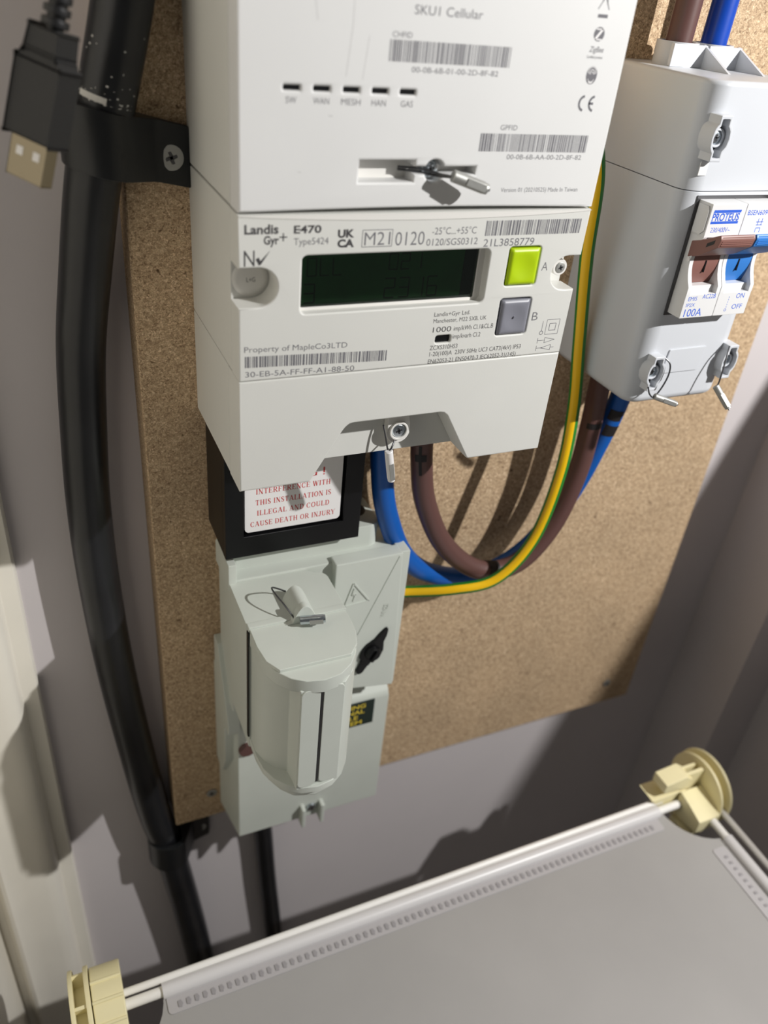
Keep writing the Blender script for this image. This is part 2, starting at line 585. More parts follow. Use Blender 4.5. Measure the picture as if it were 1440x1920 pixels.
def pozi_screw(parent, x, y, z, r, mt, name='screw', dome=0.6, hub=None):
    """round screw head facing -Y with a cross recess."""
    b = bmesh.new()
    n = 28
    rings = []
    prof = [(r, 0.0), (r, -dome * .45), (r * .86, -dome * .85), (r * .55, -dome)]
    for rad, yy in prof:
        rings.append([b.verts.new((x + rad * math.cos(2 * math.pi * i / n), y + yy, z + rad * math.sin(2 * math.pi * i / n))) for i in range(n)])
    for a, c in zip(rings, rings[1:]):
        for i in range(n):
            b.faces.new((a[i], a[(i + 1) % n], c[(i + 1) % n], c[i]))
    cen = [b.verts.new((x + (r * (.5 if i % 7 == 0 else .17 if i % 7 in (3, 4) else .3)) * math.cos(2 * math.pi * i / n), y - dome + 0.02, z + (r * (.5 if i % 7 == 0 else .17 if i % 7 in (3, 4) else .3)) * math.sin(2 * math.pi * i / n))) for i in range(n)]
    for i in range(n):
        b.faces.new((rings[-1][i], rings[-1][(i + 1) % n], cen[(i + 1) % n], cen[i]))
    deep = [b.verts.new((x + (v.co.x - x) * .6, y + r * .4, z + (v.co.z - z) * .6)) for v in cen]
    for i in range(n):
        b.faces.new((cen[i], cen[(i + 1) % n], deep[(i + 1) % n], deep[i]))
    b.faces.new(deep)
    b.faces.new(rings[0][::-1])
    s = mk(name, b, mt, parent, smooth=30)
    cr = bmesh.new()
    for a in (0.35, 0.35 + math.pi / 2):
        d = Vector((math.cos(a), math.sin(a))) * r * .5
        q = stroke((x - d.x, z - d.y), (x + d.x, z + d.y), r * .24)
        prism([(p.x, p.y) for p in q], y - dome + r * .1, y - dome - 0.03, bm=cr)
    mk('recess', cr, M['wire'] if mt is not M['dark'] else mt, s, smooth=0)
    return s

for x, z in ((66, -433.5), (363.8, -434.9)):
    pozi_screw(bb, x, -0.3, z, 3.2, M['steel2'])

# ------------------------------------------------------------------ communications hub (upper white module)
hub = thing('communications_hub', 'white communications hub module with status windows mounted above the display', 'hub', (132, -35, -69))
slot_hole = [(105.8, -53.4), (125.0, -53.4), (125.0, -55.2)] + arc(132.3, -56.6, 3.5, 158, 22, 10) + [(147.4, -55.2), (147.4, -57.6)] + arc(132.3, -56.6, 3.5, -18, -162, 10) + [(125.0, -57.6), (125.0, -60.0), (105.8, -60.0)]
led_x = [80.5, 89.7, 99.0, 108.3, 117.5]
holes = [rr(x, x + 5.1, -34.6, -33.2, 0.25, 2) for x in led_x] + [slot_hole]
edge = [(67.0, 60), (67.0, -68.9)] + [(67 + 131 * i / 24, -68.9 + 0.9 * math.sin(math.pi * i / 24)) for i in range(1, 24)] + [(198.2, -68.9), (198.2, 60)]
mk('front_cover', plate(edge, holes, -60, -70.2, 0.9), M['hub'], hub)
mk('body', box(66.9, 198.3, 0, -60, -69.0, 60, 0.6), M['meter'], hub)
mk('slot_floor', box(104.5, 148.5, -63.5, -62.2, -61, -52.5), M['meter_in'], hub, smooth=0)
for x in led_x:
    mk('status_window', box(x - .3, x + 5.4, -66.5, -69.3, -34.8, -33.0), M['dark'], hub, smooth=0)
mk('screw_pocket', cyl((132.3, -63.4, -56.6), (132.3, -65.2, -56.6), 4.0), M['meter_in'], hub)
pozi_screw(hub, 132.0, -65.2, -56.5, 3.0, M['steel'], dome=2.4)
yf = -70.2
text(hub, 'SKU1 Cellular', 119.7, 142.4, -13.35, 2.35, yf, M['ink'])
text(hub, 'CHFID', 113.3, 119.7, -19.5, 1.5, yf, M['ink'])
barcode(hub, 112.7, 154.1, -25.8, -20.1, yf, M['ink'], 62, seed=3)
text(hub, '00-0B-6B-01-00-2D-8F-82', 120.5, 150.6, -28.4, 1.5, yf, M['ink'])
for s, a, b in (('SW', 81.2, 84.5), ('WAN', 89.6, 94.6), ('MESH', 98.4, 104.6), ('HAN', 108.2, 112.9), ('GAS', 117.9, 122.0)):
    text(hub, s, a, b, -37.95, 1.7, yf, M['ink'])
text(hub, 'GPFID', 154.5, 160.9, -43.8, 1.55, yf, M['ink'])
barcode(hub, 147.5, 189.9, -50.4, -44.9, yf, M['ink'], 62, seed=5)
text(hub, '00-0B-6B-AA-00-2D-8F-82', 158.6, 188.7, -52.75, 1.5, yf, M['ink'])
text(hub, 'Version 01 (20210525) Made In Taiwan', 158.4, 190.0, -63.3, 1.4, yf, M['ink'])
def CEmark(parent, x, z, h, y, mt):
    r = h / 2
    w = h * .15
    qs = []
    for cx in (x + r, x + r * 2.55):
        p = arc(cx, z + r, r - w / 2, 100, 260, 14)
        qs += strokes_poly(p, w)
    qs.append(stroke((x + r * 1.7, z + r), (x + r * 2.35, z + r), w))
    quads(parent, qs, y, mt, 'ce_mark')
CEmark(hub, 182.9, -37.6, 5.2, yf, M['ink'])
# fingerprint-like oval logo, round Z logo, bin symbol
qs = []
ov = circ(186.0, -26.6, 2.15, 26)
ov = [(186.0 + (a - 186.0), -26.6 + (b + 26.6) * 1.25) for a, b in ov]
quads(hub, [ov], yf, M['ink'], 'oval_logo')
qs = []
for r0, zc in ((1.5, -25.6), (1.0, -25.9), (.55, -26.1)):
    qs += strokes_poly(arc(186, zc, r0, -20, 200, 10), .2)
for i in range(3):
    qs += strokes_poly(arc(186, -27.2 - .45 * i, 1.3 - .2 * i, 200, 340, 8), .18)
quads(hub, qs, yf, M['label'], 'oval_logo_lines', th=0.04)
quads(hub, [[(a, b) for a, b in circ(185.7, -14.8, 2.05, 28)]], yf, M['ink'], 'round_logo')
quads(hub, [stroke((184.4, -13.4), (187.0, -13.4), .35), stroke((186.9, -13.3), (184.5, -16.3), .75), stroke((184.4, -16.3), (187.0, -16.3), .35)], yf, M['label'], 'round_logo_letter', th=0.04)
text(hub, 'ZigBee', 183.1, 188.6, -19.9, 1.6, yf, M['ink'], 0.01, shear=.2)
text(hub, 'Certified product', 182.6, 188.9, -21.7, .8, yf, M['ink'], 0.01)
quads(hub, strokes_poly([(183.4, -8.0), (185.5, -4.4), (187.6, -8.0)], .3) + strokes_poly([(184.7, -6.0), (185.0, -3.6), (186.2, -3.6), (186.6, -6.6)], .3) + [[(183.8, -10.3), (187.6, -10.3), (187.6, -9.3), (183.8, -9.3)]], yf, M['ink'], 'bin_symbol')

M['scuff'] = mat('grey_scuff', (186, 185, 184), 0.6)
quads(hub, strokes_poly([(100.9, -11), (100.8, -17.7), (99.5, -30.3)], .14) + strokes_poly([(106.1, -19.6), (104.8, -31)], .12) + strokes_poly([(89.0, -10), (90.1, -16.7)], .16) + strokes_poly([(94.6, -41.0), (96.0, -41.1)], .25) + strokes_poly([(85.6, -57.0), (86.6, -57.0)], .2), yf, M['scuff'], 'scuffs')

# ------------------------------------------------------------------ electricity meter
mt_ = thing('electricity_meter', 'white electricity meter with dark green display and lime button in the middle', 'meter', (132, -35, -170.5))
ZT, ZB = -69.6, -125.4
outl = [(66.9, ZB), (198.3, ZB), (198.3, -99.4)] + [(194.2, -99.4)] + arc(193.0, -92.9, 6.4, 270, 90, 12)[1:] + [(198.3, -86.4), (198.3, ZT)] + \
       [(66.9, ZT), (66.9, -86.1)] + arc(73.5, -92.65, 6.55, 90, -90, 14) + [(66.9, -99.2)]
holes = [rr(88.0, 158.6, -102.5, -82.7, 2.0, 4), rr(166.5, 179.9, -96.8, -82.4, 1.2, 4), rr(166.3, 179.9, -116.1, -101.6, 1.2, 4), rr(140.9, 147.3, -117.2, -114.2, .9, 4)]
mk('front_cover', plate(outl, holes, -60, -70, 0.7), M['meter'], mt_)
mk('body', box(66.9, 198.3, 0, -60, ZB + .05, ZT - .05, 0.5), M['meter'], mt_)
lip = [(67.2, ZT - .2)] + [(67.2 + 131 * i / 24, ZT - .35 - 2.0 * math.sin(math.pi * i / 24) ** .8) for i in range(0, 25)] + [(198.2, ZT - .2)]
mk('top_lip', prism(lip, -69.0, -70.3), M['meter_in'], mt_, smooth=0)
# display
dsp = mk('display', plate(rr(87, 159.6, -103.5, -81.7, 1), [rr(89.3, 156.3, -101.6, -83.5, .4)], -63.5, -66.3, 0.2), M['meter_in'], mt_)
mk('lcd_panel', box(88, 158, -62.0, -64.2, -102.6, -82.6), M['lcd'], dsp, smooth=0)
mk('lcd_dark_edge', box(151.5, 157.5, -64.2, -64.35, -102.4, -82.8), M['lcdd'], dsp, smooth=0)
mk('window_pane', box(88.4, 158.2, -65.3, -65.7, -102.3, -82.9), M['glass'], dsp, smooth=0)
SEG = {'0': 'abcdef', '1': 'bc', '2': 'abged', '3': 'abgcd', '4': 'fgbc', '5': 'afgcd', '6': 'afgedc', '9': 'abcdfg', 'L': 'fed', 'r': 'eg', '7': 'abc'}
def seven(x, z, w, h, ch):
    t = w * .13
    p = {'a': ((0, 1), (1, 1)), 'b': ((1, 1), (1, .5)), 'c': ((1, .5), (1, 0)), 'd': ((0, 0), (1, 0)), 'e': ((0, 0), (0, .5)), 'f': ((0, .5), (0, 1)), 'g': ((0, .5), (1, .5))}
    return [stroke((x + p[s][0][0] * w, z + p[s][0][1] * h), (x + p[s][1][0] * w, z + p[s][1][1] * h), t) for s in SEG[ch]]
qs = []
for i, ch in enumerate('0LL'):
    qs += seven(92 + i * 4.6, -91.5, 3.2, 6, ch)
for i, ch in enumerate('021'):
    qs += seven(122 + i * 4.6, -90.5, 3.2, 5.5, ch)
qs += seven(91, -100.8, 3.8, 6.5, '3')
for i, ch in enumerate('2316'):
    qs += seven(121 + i * 5.6, -100.6, 3.8, 7, ch)
quads(dsp, qs, -64.22, M['seg'], 'digits')
# buttons
def dished_button(name, x0, x1, z0, z1, mt, dot):
    bm = bmesh.new()
    n = 20
    top = -70.9
    g = []
    for i in range(n + 1):
        row = []
        for j in range(n + 1):
            u, v = i / n, j / n
            x, z = x0 + (x1 - x0) * u, z0 + (z1 - z0) * v
            e = min(u, 1 - u, v, 1 - v)
            y = top + max(0, (0.08 - e) / 0.08) ** 2 * 0.8
            d = math.hypot(u - .5, v - .5)
            if d < .4:
                y += 0.55 * (0.5 + 0.5 * math.cos(math.pi * d / .4)) ** .6
            row.append(bm.verts.new((x, y, z)))
        g.append(row)
    for i in range(n):
        for j in range(n):
            bm.faces.new((g[i][j], g[i + 1][j], g[i + 1][j + 1], g[i][j + 1]))
    ring = [g[i][0] for i in range(n + 1)] + [g[n][j] for j in range(1, n + 1)] + [g[i][n] for i in range(n - 1, -1, -1)] + [g[0][j] for j in range(n - 1, 0, -1)]
    low = [bm.verts.new((v.co.x, -62, v.co.z)) for v in ring]
    for i in range(len(ring)):
        bm.faces.new((ring[i], low[i], low[(i + 1) % len(ring)], ring[(i + 1) % len(ring)]))
    b = mk(name, bm, mt, mt_, smooth=40, label='lime green square push button' if not dot else 'grey square push button with centre pip')
    if dot:
        mk('centre_pip', cyl(((x0 + x1) / 2, -70, (z0 + z1) / 2), ((x0 + x1) / 2, -71, (z0 + z1) / 2), .55, .35, 12), mt, b)
    return b
dished_button('push_button', 167.0, 179.3, -96.3, -82.9, M['lime'], False)
dished_button('push_button', 166.9, 179.3, -115.6, -102.1, M['grey'], True)
mk('pulse_window', box(140.5, 147.7, -66, -68.8, -117.5, -114.0), M['dark'], mt_, smooth=0)
# screw recesses at both sides
mk('seal_cup', cyl((73.5, -60, -92.65), (73.5, -61.0, -92.65), 6.2, 4.5), M['meter_in'], mt_)
text(mt_, 'L+G', 72.0, 75.0, -93.6, 1.5, -61.0, M['inkd'])
rb = mk('screw_boss', cyl((193.2, -60, -92.3), (193.2, -65.5, -92.3), 3.4, 3.1, bev=.3), M['meter_in'], mt_)
pozi_screw(rb, 193.2, -65.4, -92.3, 2.1, M['steel2'])
y7 = -70.0
I, ID = M['ink'], M['inkd']
text(mt_, 'Landis', 68.9, 79.9, -75.3, 2.75, y7, ID, .03)
text(mt_, 'Gyr', 75.1, 80.1, -78.6, 2.5, y7, ID, .03)
quads(mt_, [stroke((80.2, -76.5), (82.8, -76.5), .4), stroke((81.5, -77.8), (81.5, -75.2), .4)], y7, ID, 'plus_mark')
text(mt_, 'E470', 84.9, 94.2, -75.4, 2.3, y7, ID, .03)
text(mt_, 'Type5424', 85.0, 96.8, -79.1, 2.15, y7, I)
text(mt_, 'UK', 99.9, 105.7, -77.1, 2.35, y7, ID, .05)
text(mt_, 'CA', 99.9, 105.8, -80.25, 2.35, y7, ID, .05)
quads(mt_, strokes_poly([(108.6, -80.5), (119.4, -80.5), (119.4, -75.0), (108.6, -75.0), (108.6, -80.5)], .22), y7, I, 'printed_frame')
text(mt_, 'M21', 109.4, 118.7, -80.0, 4.3, y7, I, -.006)
text(mt_, '0120', 120.6, 131.5, -80.4, 4.5, y7, I, -.006)
text(mt_, '-25\u00b0C...+55\u00b0C', 134.2, 151.4, -77.1, 2.3, y7, I)
text(mt_, '0120/SGS0312', 132.4, 152.5, -80.85, 2.3, y7, I)
barcode(mt_, 155.0, 194.9, -78.1, -72.9, y7, I, 52, seed=9)
text(mt_, '21L3858779', 155.0, 176.0, -81.85, 2.6, y7, I)
text(mt_, 'N', 68.7, 72.2, -85.4, 5.0, y7, ID)
quads(mt_, [[(72.5, -83.2), (73.6, -82.6), (74.1, -83.8), (73.6, -85.3)], [(73.6, -85.3), (74.1, -83.8), (77.4, -80.4), (74.3, -84.9)]], y7, ID, 'tick_mark')
text(mt_, 'A', 181.5, 184.2, -91.6, 3.2, y7, I, -.008)
text(mt_, 'B', 181.6, 184.2, -111.0, 3.3, y7, I, -.008)
text(mt_, 'Landis+Gyr Ltd.', 139.1, 153.9, -106.6, 1.55, y7, ID)
text(mt_, 'Manchester, M22 5XB, UK', 139.1, 161.3, -109.1, 1.55, y7, ID)
text(mt_, '1000', 139.3, 146.9, -112.7, 2.0, y7, ID)
text(mt_, 'imp/kWh Cl.1&CL.B', 148.0, 164.8, -112.6, 1.75, y7, ID)
text(mt_, 'imp/kvarh Cl.2', 148.0, 159.8, -115.7, 1.75, y7, ID)
text(mt_, 'ZCXS310HS3', 139.0, 150.6, -119.6, 1.7, y7, ID)
text(mt_, '1-20(100)A  230V 50Hz UC3 CAT3(4kV) IP53', 139.2, 179.0, -122.1, 1.7, y7, ID)
text(mt_, 'EN62053-21 EN50470-3 IEC62052-31(145)', 138.9, 177.3, -125.0, 1.65, y7, ID)
text(mt_, 'Property of MapleCo3LTD', 68.7, 105.9, -114.6, 2.0, y7, I, slope=-.03)
barcode(mt_, 68.9, 121.6, -120.2, -116.1, y7, I, 70, slope=-.037, seed=12)
text(mt_, '30-EB-5A-FF-FF-A1-88-50', 69.0, 109.2, -123.7, 2.0, y7, I, slope=-.03)
sy = strokes_poly([(189.1, -117.2), (195.0, -117.2), (195.0, -111.2), (189.1, -111.2), (189.1, -117.2)], .2)
sy += strokes_poly([(190.6, -115.6), (193.5, -115.6), (193.5, -112.8), (190.6, -112.8), (190.6, -115.6)], .25)
sy += [stroke((187.3, -111.6), (187.3, -115.6), .2)] + strokes_poly(circ(187.3, -116.4, .75, 14) + [circ(187.3, -116.4, .75, 14)[0]], .25)
for zc, d in ((-119.6, 1), (-122.8, -1)):
    sy += [stroke((186.4, zc - 1.1), (186.4, zc + 1.1), .2), stroke((186.4, zc), (189.4, zc), .2)]
    tri = [(189.6, zc - 1.1), (189.6, zc + 1.1), (194.3, zc), (189.6, zc - 1.1)] if d > 0 else [(193.0, zc - 1.1), (193.0, zc + 1.1), (188.4, zc), (193.0, zc - 1.1)]
    sy += strokes_poly(tri, .2)
    if d < 0: sy += [stroke((193, zc), (194.6, zc), .2)]
quads(mt_, sy, y7, I, 'printed_symbols')
# terminal cover with the trapezoid notch
tc = [(66.9, -125.6), (66.9, -170.2), (93.8, -170.2)] + [(94.6, -169.8), (106.5, -149.6), (107.7, -148.0), (109.2, -146.9), (111, -146.6)] + [(147.5, -146.6), (149.2, -147.0), (150.8, -148.4)] + [(163.0, -169.6), (163.8, -170.0), (198.3, -170.0), (198.3, -125.6)]
tcov = mk('terminal_cover', plate(tc, [], -55, -69.9, 0.7), M['meter'], mt_)
mk('cover_back', box(66.9, 198.3, 0, -55, -170.0, -125.6, 0.4), M['meter'], mt_)
bs = mk('screw_boss', prism([(130.6, -150), (130.6, -158)] + arc(135.6, -159.4, 5.2, 165, 350, 14) + [(140.8, -156), (139.2, -150)], -55, -59.0, bev=.4), M['meter_in'], mt_)
mk('boss_ring', plate(circ(135.4, -158.6, 4.1), [circ(135.4, -158.6, 3.2)], -59, -60.2, .2), M['meter_in'], bs)
pozi_screw(bs, 135.4, -59.0, -158.6, 2.95, M['steel'], dome=.9)

# ------------------------------------------------------------------ black terminal box with warning label
kb = thing('terminal_box', 'black plastic box with red-lettered warning label under the meter', 'box', (102, -16, -230))
mk('frame', plate([(70, -230.2), (134, -230.2), (134, -170.4), (70, -170.4)], [[(78.3, -219.3), (125.3, -219.3), (125.3, -173), (78.3, -173)]], -28, -33, .4), M['black'], kb)
mk('body', box(70, 134, 0, -28, -230.2, -170.4, .3), M['black'], kb)
lb = mk('warning_label', plate(rr(79.0, 123.9, -217.9, -174.0, 2.0), [], -28.0, -31.9, 0), M['label'], kb, smooth=0, label='white warning label with red capitals')
yl = -31.9
serif_text(lb, 'CAUSE DEATH OR INJURY', 81.4, 121.4, -215.1, 2.7, yl, M['inkr'])
serif_text(lb, 'ILLEGAL AND COULD', 84.4, 118.4, -209.4, 2.7, yl, M['inkr'])
serif_text(lb, 'THIS INSTALLATION IS', 83.7, 119.0, -203.9, 2.7, yl, M['inkr'])
serif_text(lb, 'INTERFERENCE WITH', 83.9, 118.4, -198.2, 2.7, yl, M['inkr'])
serif_text(lb, 'WARNING !', 84.5, 115.8, -192.8, 4.0, yl, M['inkr'])

# ------------------------------------------------------------------ service cut-out
ct = thing('service_cutout', 'pale green-grey service fuse cutout with rounded pull handle', 'fuse unit', (116, -20, -445))
C = M['cut']
bp_ = prism([(72, -243), (72, -330), (161, -335), (161, -243)], -9, -33.0, bev=1.0, bm=None)
box(76, 158, 0, -10, -332, -240, .5, bm=bp_)
mk('base', bp_, C, ct)
tb = prism([(74, -1), (74, -22)] + arc(77, -22, 3, 180, 270, 4) + arc(143, -19, 6.5, 270, 360, 6) + [(149.5, -1)], -246, -230.4, 'z', bev=.5)
mk('rear_block', tb, C, ct)
mk('cable_hole', cyl((140, -10.5, -231.5), (140, -10.5, -230.2), 6.2), M['dark'], ct)
mk('flange', prism([(-9, -236), (-11, -233.6), (-33.6, -233.6), (-33.6, -248), (-9, -248)], 70.8, 74.6, 'x', bev=.5), C, ct)
# right-hand raised plate
rp = prism([(121.5, -241), (156.8, -241), (160.4, -333), (121.5, -326)], -30, -38.0, bev=0.9, bm=None)
rpo = mk('side_plate', rp, C, ct)
mk('ridge', prism([(p.x, p.y) for p in stroke((155.2, -242.5), (136.5, -289), .7)], -37.8, -38.35), C, rpo)
bar = box(155.8, 161.6, -20, -36.5, -333, -241.4, .8)
mk('edge_strip', bar, C, rpo)
tri = bmesh.new()
T3 = [(131.5, -254), (127.5, -268.0), (140.5, -267.0)]
for i in range(3):
    prism([(p.x, p.y) for p in stroke(T3[i], T3[(i + 1) % 3], .7)], -37.8, -38.5, bm=tri)
for q in strokes_poly([(132.2, -257.5), (131.2, -261.5), (133.0, -261.2), (132.0, -265.6)], .8):
    prism([(p.x, p.y) for p in q], -37.8, -38.45, bm=tri)
mk('embossed_hazard_triangle', tri, C, rpo, smooth=0)
text(rpo, 'WN22', 150.6, 159.5, -281, 2.6, -38.3, C, .03, rot=math.radians(80), name='embossed_lettering')
# black wing plug
wing = bmesh.new()
a = math.atan2(-293 + 302, 150 - 145.2)
cw = Vector((145.0, -303.0))
d = Vector((math.cos(math.radians(63)), math.sin(math.radians(63))))
nrm = Vector((-d.y, d.x))
prof_w = [(-15.5, .9), (-14, 2.0), (-9, 2.4), (-8, 3.0), (-6.5, 3.0), (-6, 4.6), (-3, 5.6), (0, 6.0), (3, 5.6), (6, 4.0), (8, 2.8), (12, 2.2), (15, 1.3), (16.5, .5)]
op = [cw + d * s + nrm * w for s, w in prof_w] + [cw + d * s - nrm * w for s, w in prof_w[::-1]]
prism([(p.x, p.y) for p in op], -37.5, -39.6, bev=.4, bm=wing)
cyl((cw.x, -39, cw.y), (cw.x, -42.2, cw.y), 4.6, 3.8, bm=wing, bev=.5)
prism([(p.x, p.y) for p in stroke(cw - d * 3.5, cw + d * 3.5, 1.6)], -42, -43.6, bm=wing, bev=.3)
mk('wing_plug', wing, M['black'], ct, label='black plastic wing plug')
# fuse carrier
cr = prism([(71.2, -33), (71.2, -62), (116.6, -62), (116.6, -45)] + arc(111.5, -41, 5.1, 0, 90, 4)[::1] + [(108, -33)], -319, -244.2, 'z', bev=.4)
mk('carrier', cr, C, ct)
mk('carrier_step', box(71.4, 116.4, -61.5, -65.2, -320, -243.6, .5), C, ct)
hd = bmesh.new()
Dsh = [(71.8, -65), (71.8, -76), (72.8, -84), (75.8, -91), (80.5, -96.5), (86, -100), (93.5, -101.5), (101, -100.2), (107, -96), (111.5, -90), (114.6, -83), (116, -76), (116, -65)]
Dcap = [(72, -65), (72, -76), (73.2, -85.5), (77, -92), (108.5, -92), (113, -87), (115.5, -79), (116, -72), (116, -65)]
prism(Dsh, -253.5, -246.2, 'z', bev=.5, bm=hd)
prism(Dcap, -246.4, -244.6, 'z', bev=.3, bm=hd)
Dbot = [(73.5, -65), (73.5, -76), (75.5, -84), (79, -91), (84, -96.5), (93.5, -99), (102, -97), (108, -91), (112, -83), (113.5, -74), (113.5, -65)]
prism(Dsh, -318, -314, 'z', bev=.4, bm=hd)
prism(Dbot, -324, -317.8, 'z', bev=1.6, seg=3, bm=hd)
Core = [(72.4, -65), (72.4, -73), (74.2, -79), (78.2, -85), (82.8, -89), (83.6, -99.6), (103.5, -99.6), (108.4, -94.6), (112.5, -88), (115.2, -80), (115.8, -72), (115.8, -65)]
prism(Core, -315, -252, 'z', bev=.5, bm=hd)
hdo = mk('handle', hd, C, ct, smooth=45)
mk('grip_panel', plate(rr(83.9, 92.4, -313.5, -251.8, 3.0), [], -99.2, -100.4, .25), C, hdo)
mk('grip_panel', plate(rr(93.8, 103.0, -313.0, -251.8, 3.0), [], -99.2, -100.4, .25), C, hdo)
mk('centre_slit', box(92.6, 93.6, -99, -100.2, -312, -253), M['dark'], hdo, smooth=0)
mk('side_slit', box(70.9, 71.6, -63.6, -65.6, -312, -246), M['dark'], hdo, smooth=0)
mk('side_slit', box(115.9, 116.6, -65.5, -67.5, -318, -262), M['dark'], hdo, smooth=0)
# sealing lug on the carrier
lug = prism([(88.5, -246)] + [(91 + 11 * i / 12, -244.6 + 7.2 * math.sin(math.pi * i / 12) ** .75) for i in range(13)] + [(105.5, -245.0), (105.5, -246)], -50.0, -64.0, bev=.5)
mk('seal_lug', lug, C, ct)
lug2 = prism([(85.0, -246), (87.5, -244.4)] + [(90.5 + 11 * i / 12, -243.8 + 8.2 * math.sin(math.pi * i / 12) ** .8) for i in range(13)] + [(107, -244.6), (107, -246)], -63.8, -67.5, bev=.4)
mk('seal_lug_cap', lug2, C, ct)
# lower cover
side = [(0, -330), (-14, -336), (-17, -340), (-26.5, -349), (-28.5, -353), (-28.5, -444), (0, -444)]
lc = prism(side, 75.4, 164.8, 'x', bev=1.0, bm=None)
for v in lc.verts:
    if v.co.x < 90:
        if v.co.y > -12: v.co.x -= 4.2
lco = mk('lower_cover', lc, C, ct)
mk('side_rail', prism([(0, -322), (-6, -322), (-22, -352), (-22, -380), (-12, -400), (0, -400)], 70.0, 76.0, 'x', bev=.6), C, ct)
mk('side_rail', prism([(-4, -300), (-12, -300), (-32, -341), (-32, -348), (-20, -352), (-4, -352)], 69.6, 76.0, 'x', bev=.6), C, ct)
for x in (113.2, 125.2):
    mk('screw_cheek', box(x, x + 2.6, -26, -33.5, -447, -430.5, .8), C, lco)
pozi_screw(lco, 120.4, -29.0, -434.5, 3.2, M['steel'], dome=1.2)
stk = mk('earthing_sticker', plate([(116, -352.4), (155.6, -352.4), (155.6, -371.6), (116, -371.6)], [], -28.2, -28.75), M['stick'], ct, smooth=0, label='dark green sticker with yellow capitals')
ys = -28.75
for s, x1, z in (('EARTHING', 150.2, -357.2), ('TERMINAL', 149.8, -361.6), ('P.M.E', 146.0, -366.0), ('SYSTEM', 148.6, -370.4)):
    w = {'EARTHING': 26, 'TERMINAL': 26, 'P.M.E': 13, 'SYSTEM': 20}[s]
    text(stk, s, x1 - w, x1, z, 3.1, ys, M['inky'], .02)
mk('dark_hole_disc', cyl((80.5, -28, -366), (80.5, -30.5, -366), 5.0, 4.6, bev=.6), M['brown'], ct)  # solid brown disc standing in for a dark hole in the cover

# ------------------------------------------------------------------ isolator switch box
iso = thing('isolator_switch', 'pale grey two-pole isolator switch box at right of meter', 'switch', (276, -30, -160))
IS = M['iso']
def rounded_front_box(x0, x1, y0, yf, z0, z1, r, top_r, bot_r):
    pts = [(x0, y0)] + arc(x0 + r, yf + r, r, 180, 270, 8) + arc(x1 - r, yf + r, r, 270, 360, 8) + [(x1, y0)]
    b = prism(pts, z0, z1, 'z')
    for zz, rad in ((z1, top_r), (z0, bot_r)):
        if rad > 0:
            ed = [e for e in b.edges if all(abs(v.co.z - zz) < .01 for v in e.verts) and not all(abs(v.co.y - y0) < .01 for v in e.verts)]
            bmesh.ops.bevel(b, geom=ed, offset=rad, segments=3, affect='EDGES', profile=.5)
    return b
mk('upper_cover', rounded_front_box(249, 303, 0, -61, -66.0, -26.8, 8.0, 2.0, .2), IS, iso)
mk('lower_cover', rounded_front_box(249, 303, 0, -61, -160.2, -66.3, 8.0, .2, 4.0), IS, iso)
# cable spouts on top
for xc in (266.0, 284.5):
    sp = bmesh.new()
    plate([(xc + 8.6 * math.cos(t), -15 + 8.6 * math.sin(t)) for t in [2 * math.pi * i / 28 for i in range(28)]], [[(xc + 7.2 * math.cos(t), -15 + 7.2 * math.sin(t)) for t in [2 * math.pi * i / 28 for i in range(28)]]], 26.8, 18.2, 0, bm=sp)
    for v in sp.verts:
        x, y, z = v.co
        v.co = (x, z, -y)
    spo = mk('cable_spout', sp, IS, iso)
    for dx in (8.2,):
        g = prism([(-22, -26.8), (-40, -26.8), (-22, -18.4)], xc + dx - .6, xc + dx + .6, 'x')
        mk('gusset', g, IS, spo, smooth=0)
    mk('web', box(xc - 8.6, xc + 8.8, -21.5, -23.5, -26.8, -18.6, .3), IS, spo)
def boss(x, z, fx=1):
    o = []
    for s, w in ((-8.2, 2.2), (-8.0, 2.8), (-5.2, 2.8), (-4.4, 3.5), (-3, 4.3), (0, 4.7), (3, 4.3), (4.4, 3.5), (5.2, 2.8), (8.0, 2.8), (8.2, 2.2)):
        o.append((s, w))
    outer = [(x + w, z + s) for s, w in o] + [(x - w, z + s) for s, w in o[::-1]]
    inner = [(x + (w - 1.0), z + s * .84) for s, w in o] + [(x - (w - 1.0), z + s * .84) for s, w in o[::-1]]
    b = mk('screw_boss', plate(outer, [inner], -58, -65.5, .3), IS, iso)
    mk('boss_floor', plate([(x + (w - .6), z + s * .9) for s, w in o] + [(x - (w - .6), z + s * .9) for s, w in o[::-1]], [], -60.8, -61.4), M['wire'], b, smooth=0)
    mk('washer_ring', plate(circ(x, z, 3.4), [circ(x, z, 2.6)], -61, -63.4, .2), IS, b)
    pozi_screw(b, x, -61.4, z, 2.6, M['steel'], dome=1.4)
boss(254.6, -46)
boss(257.0, -143)
boss(299.2, -141)
mk('blank_panel', prism([(263.5, -145), (265.0, -133.8), (285.7, -133.6), (284.5, -145)], -60.8, -61.7, bev=.2), IS, iso)
mk('mould_notch', box(252.2, 256.2, -60.9, -61.2, -60, -55), M['brk'], iso, smooth=0)

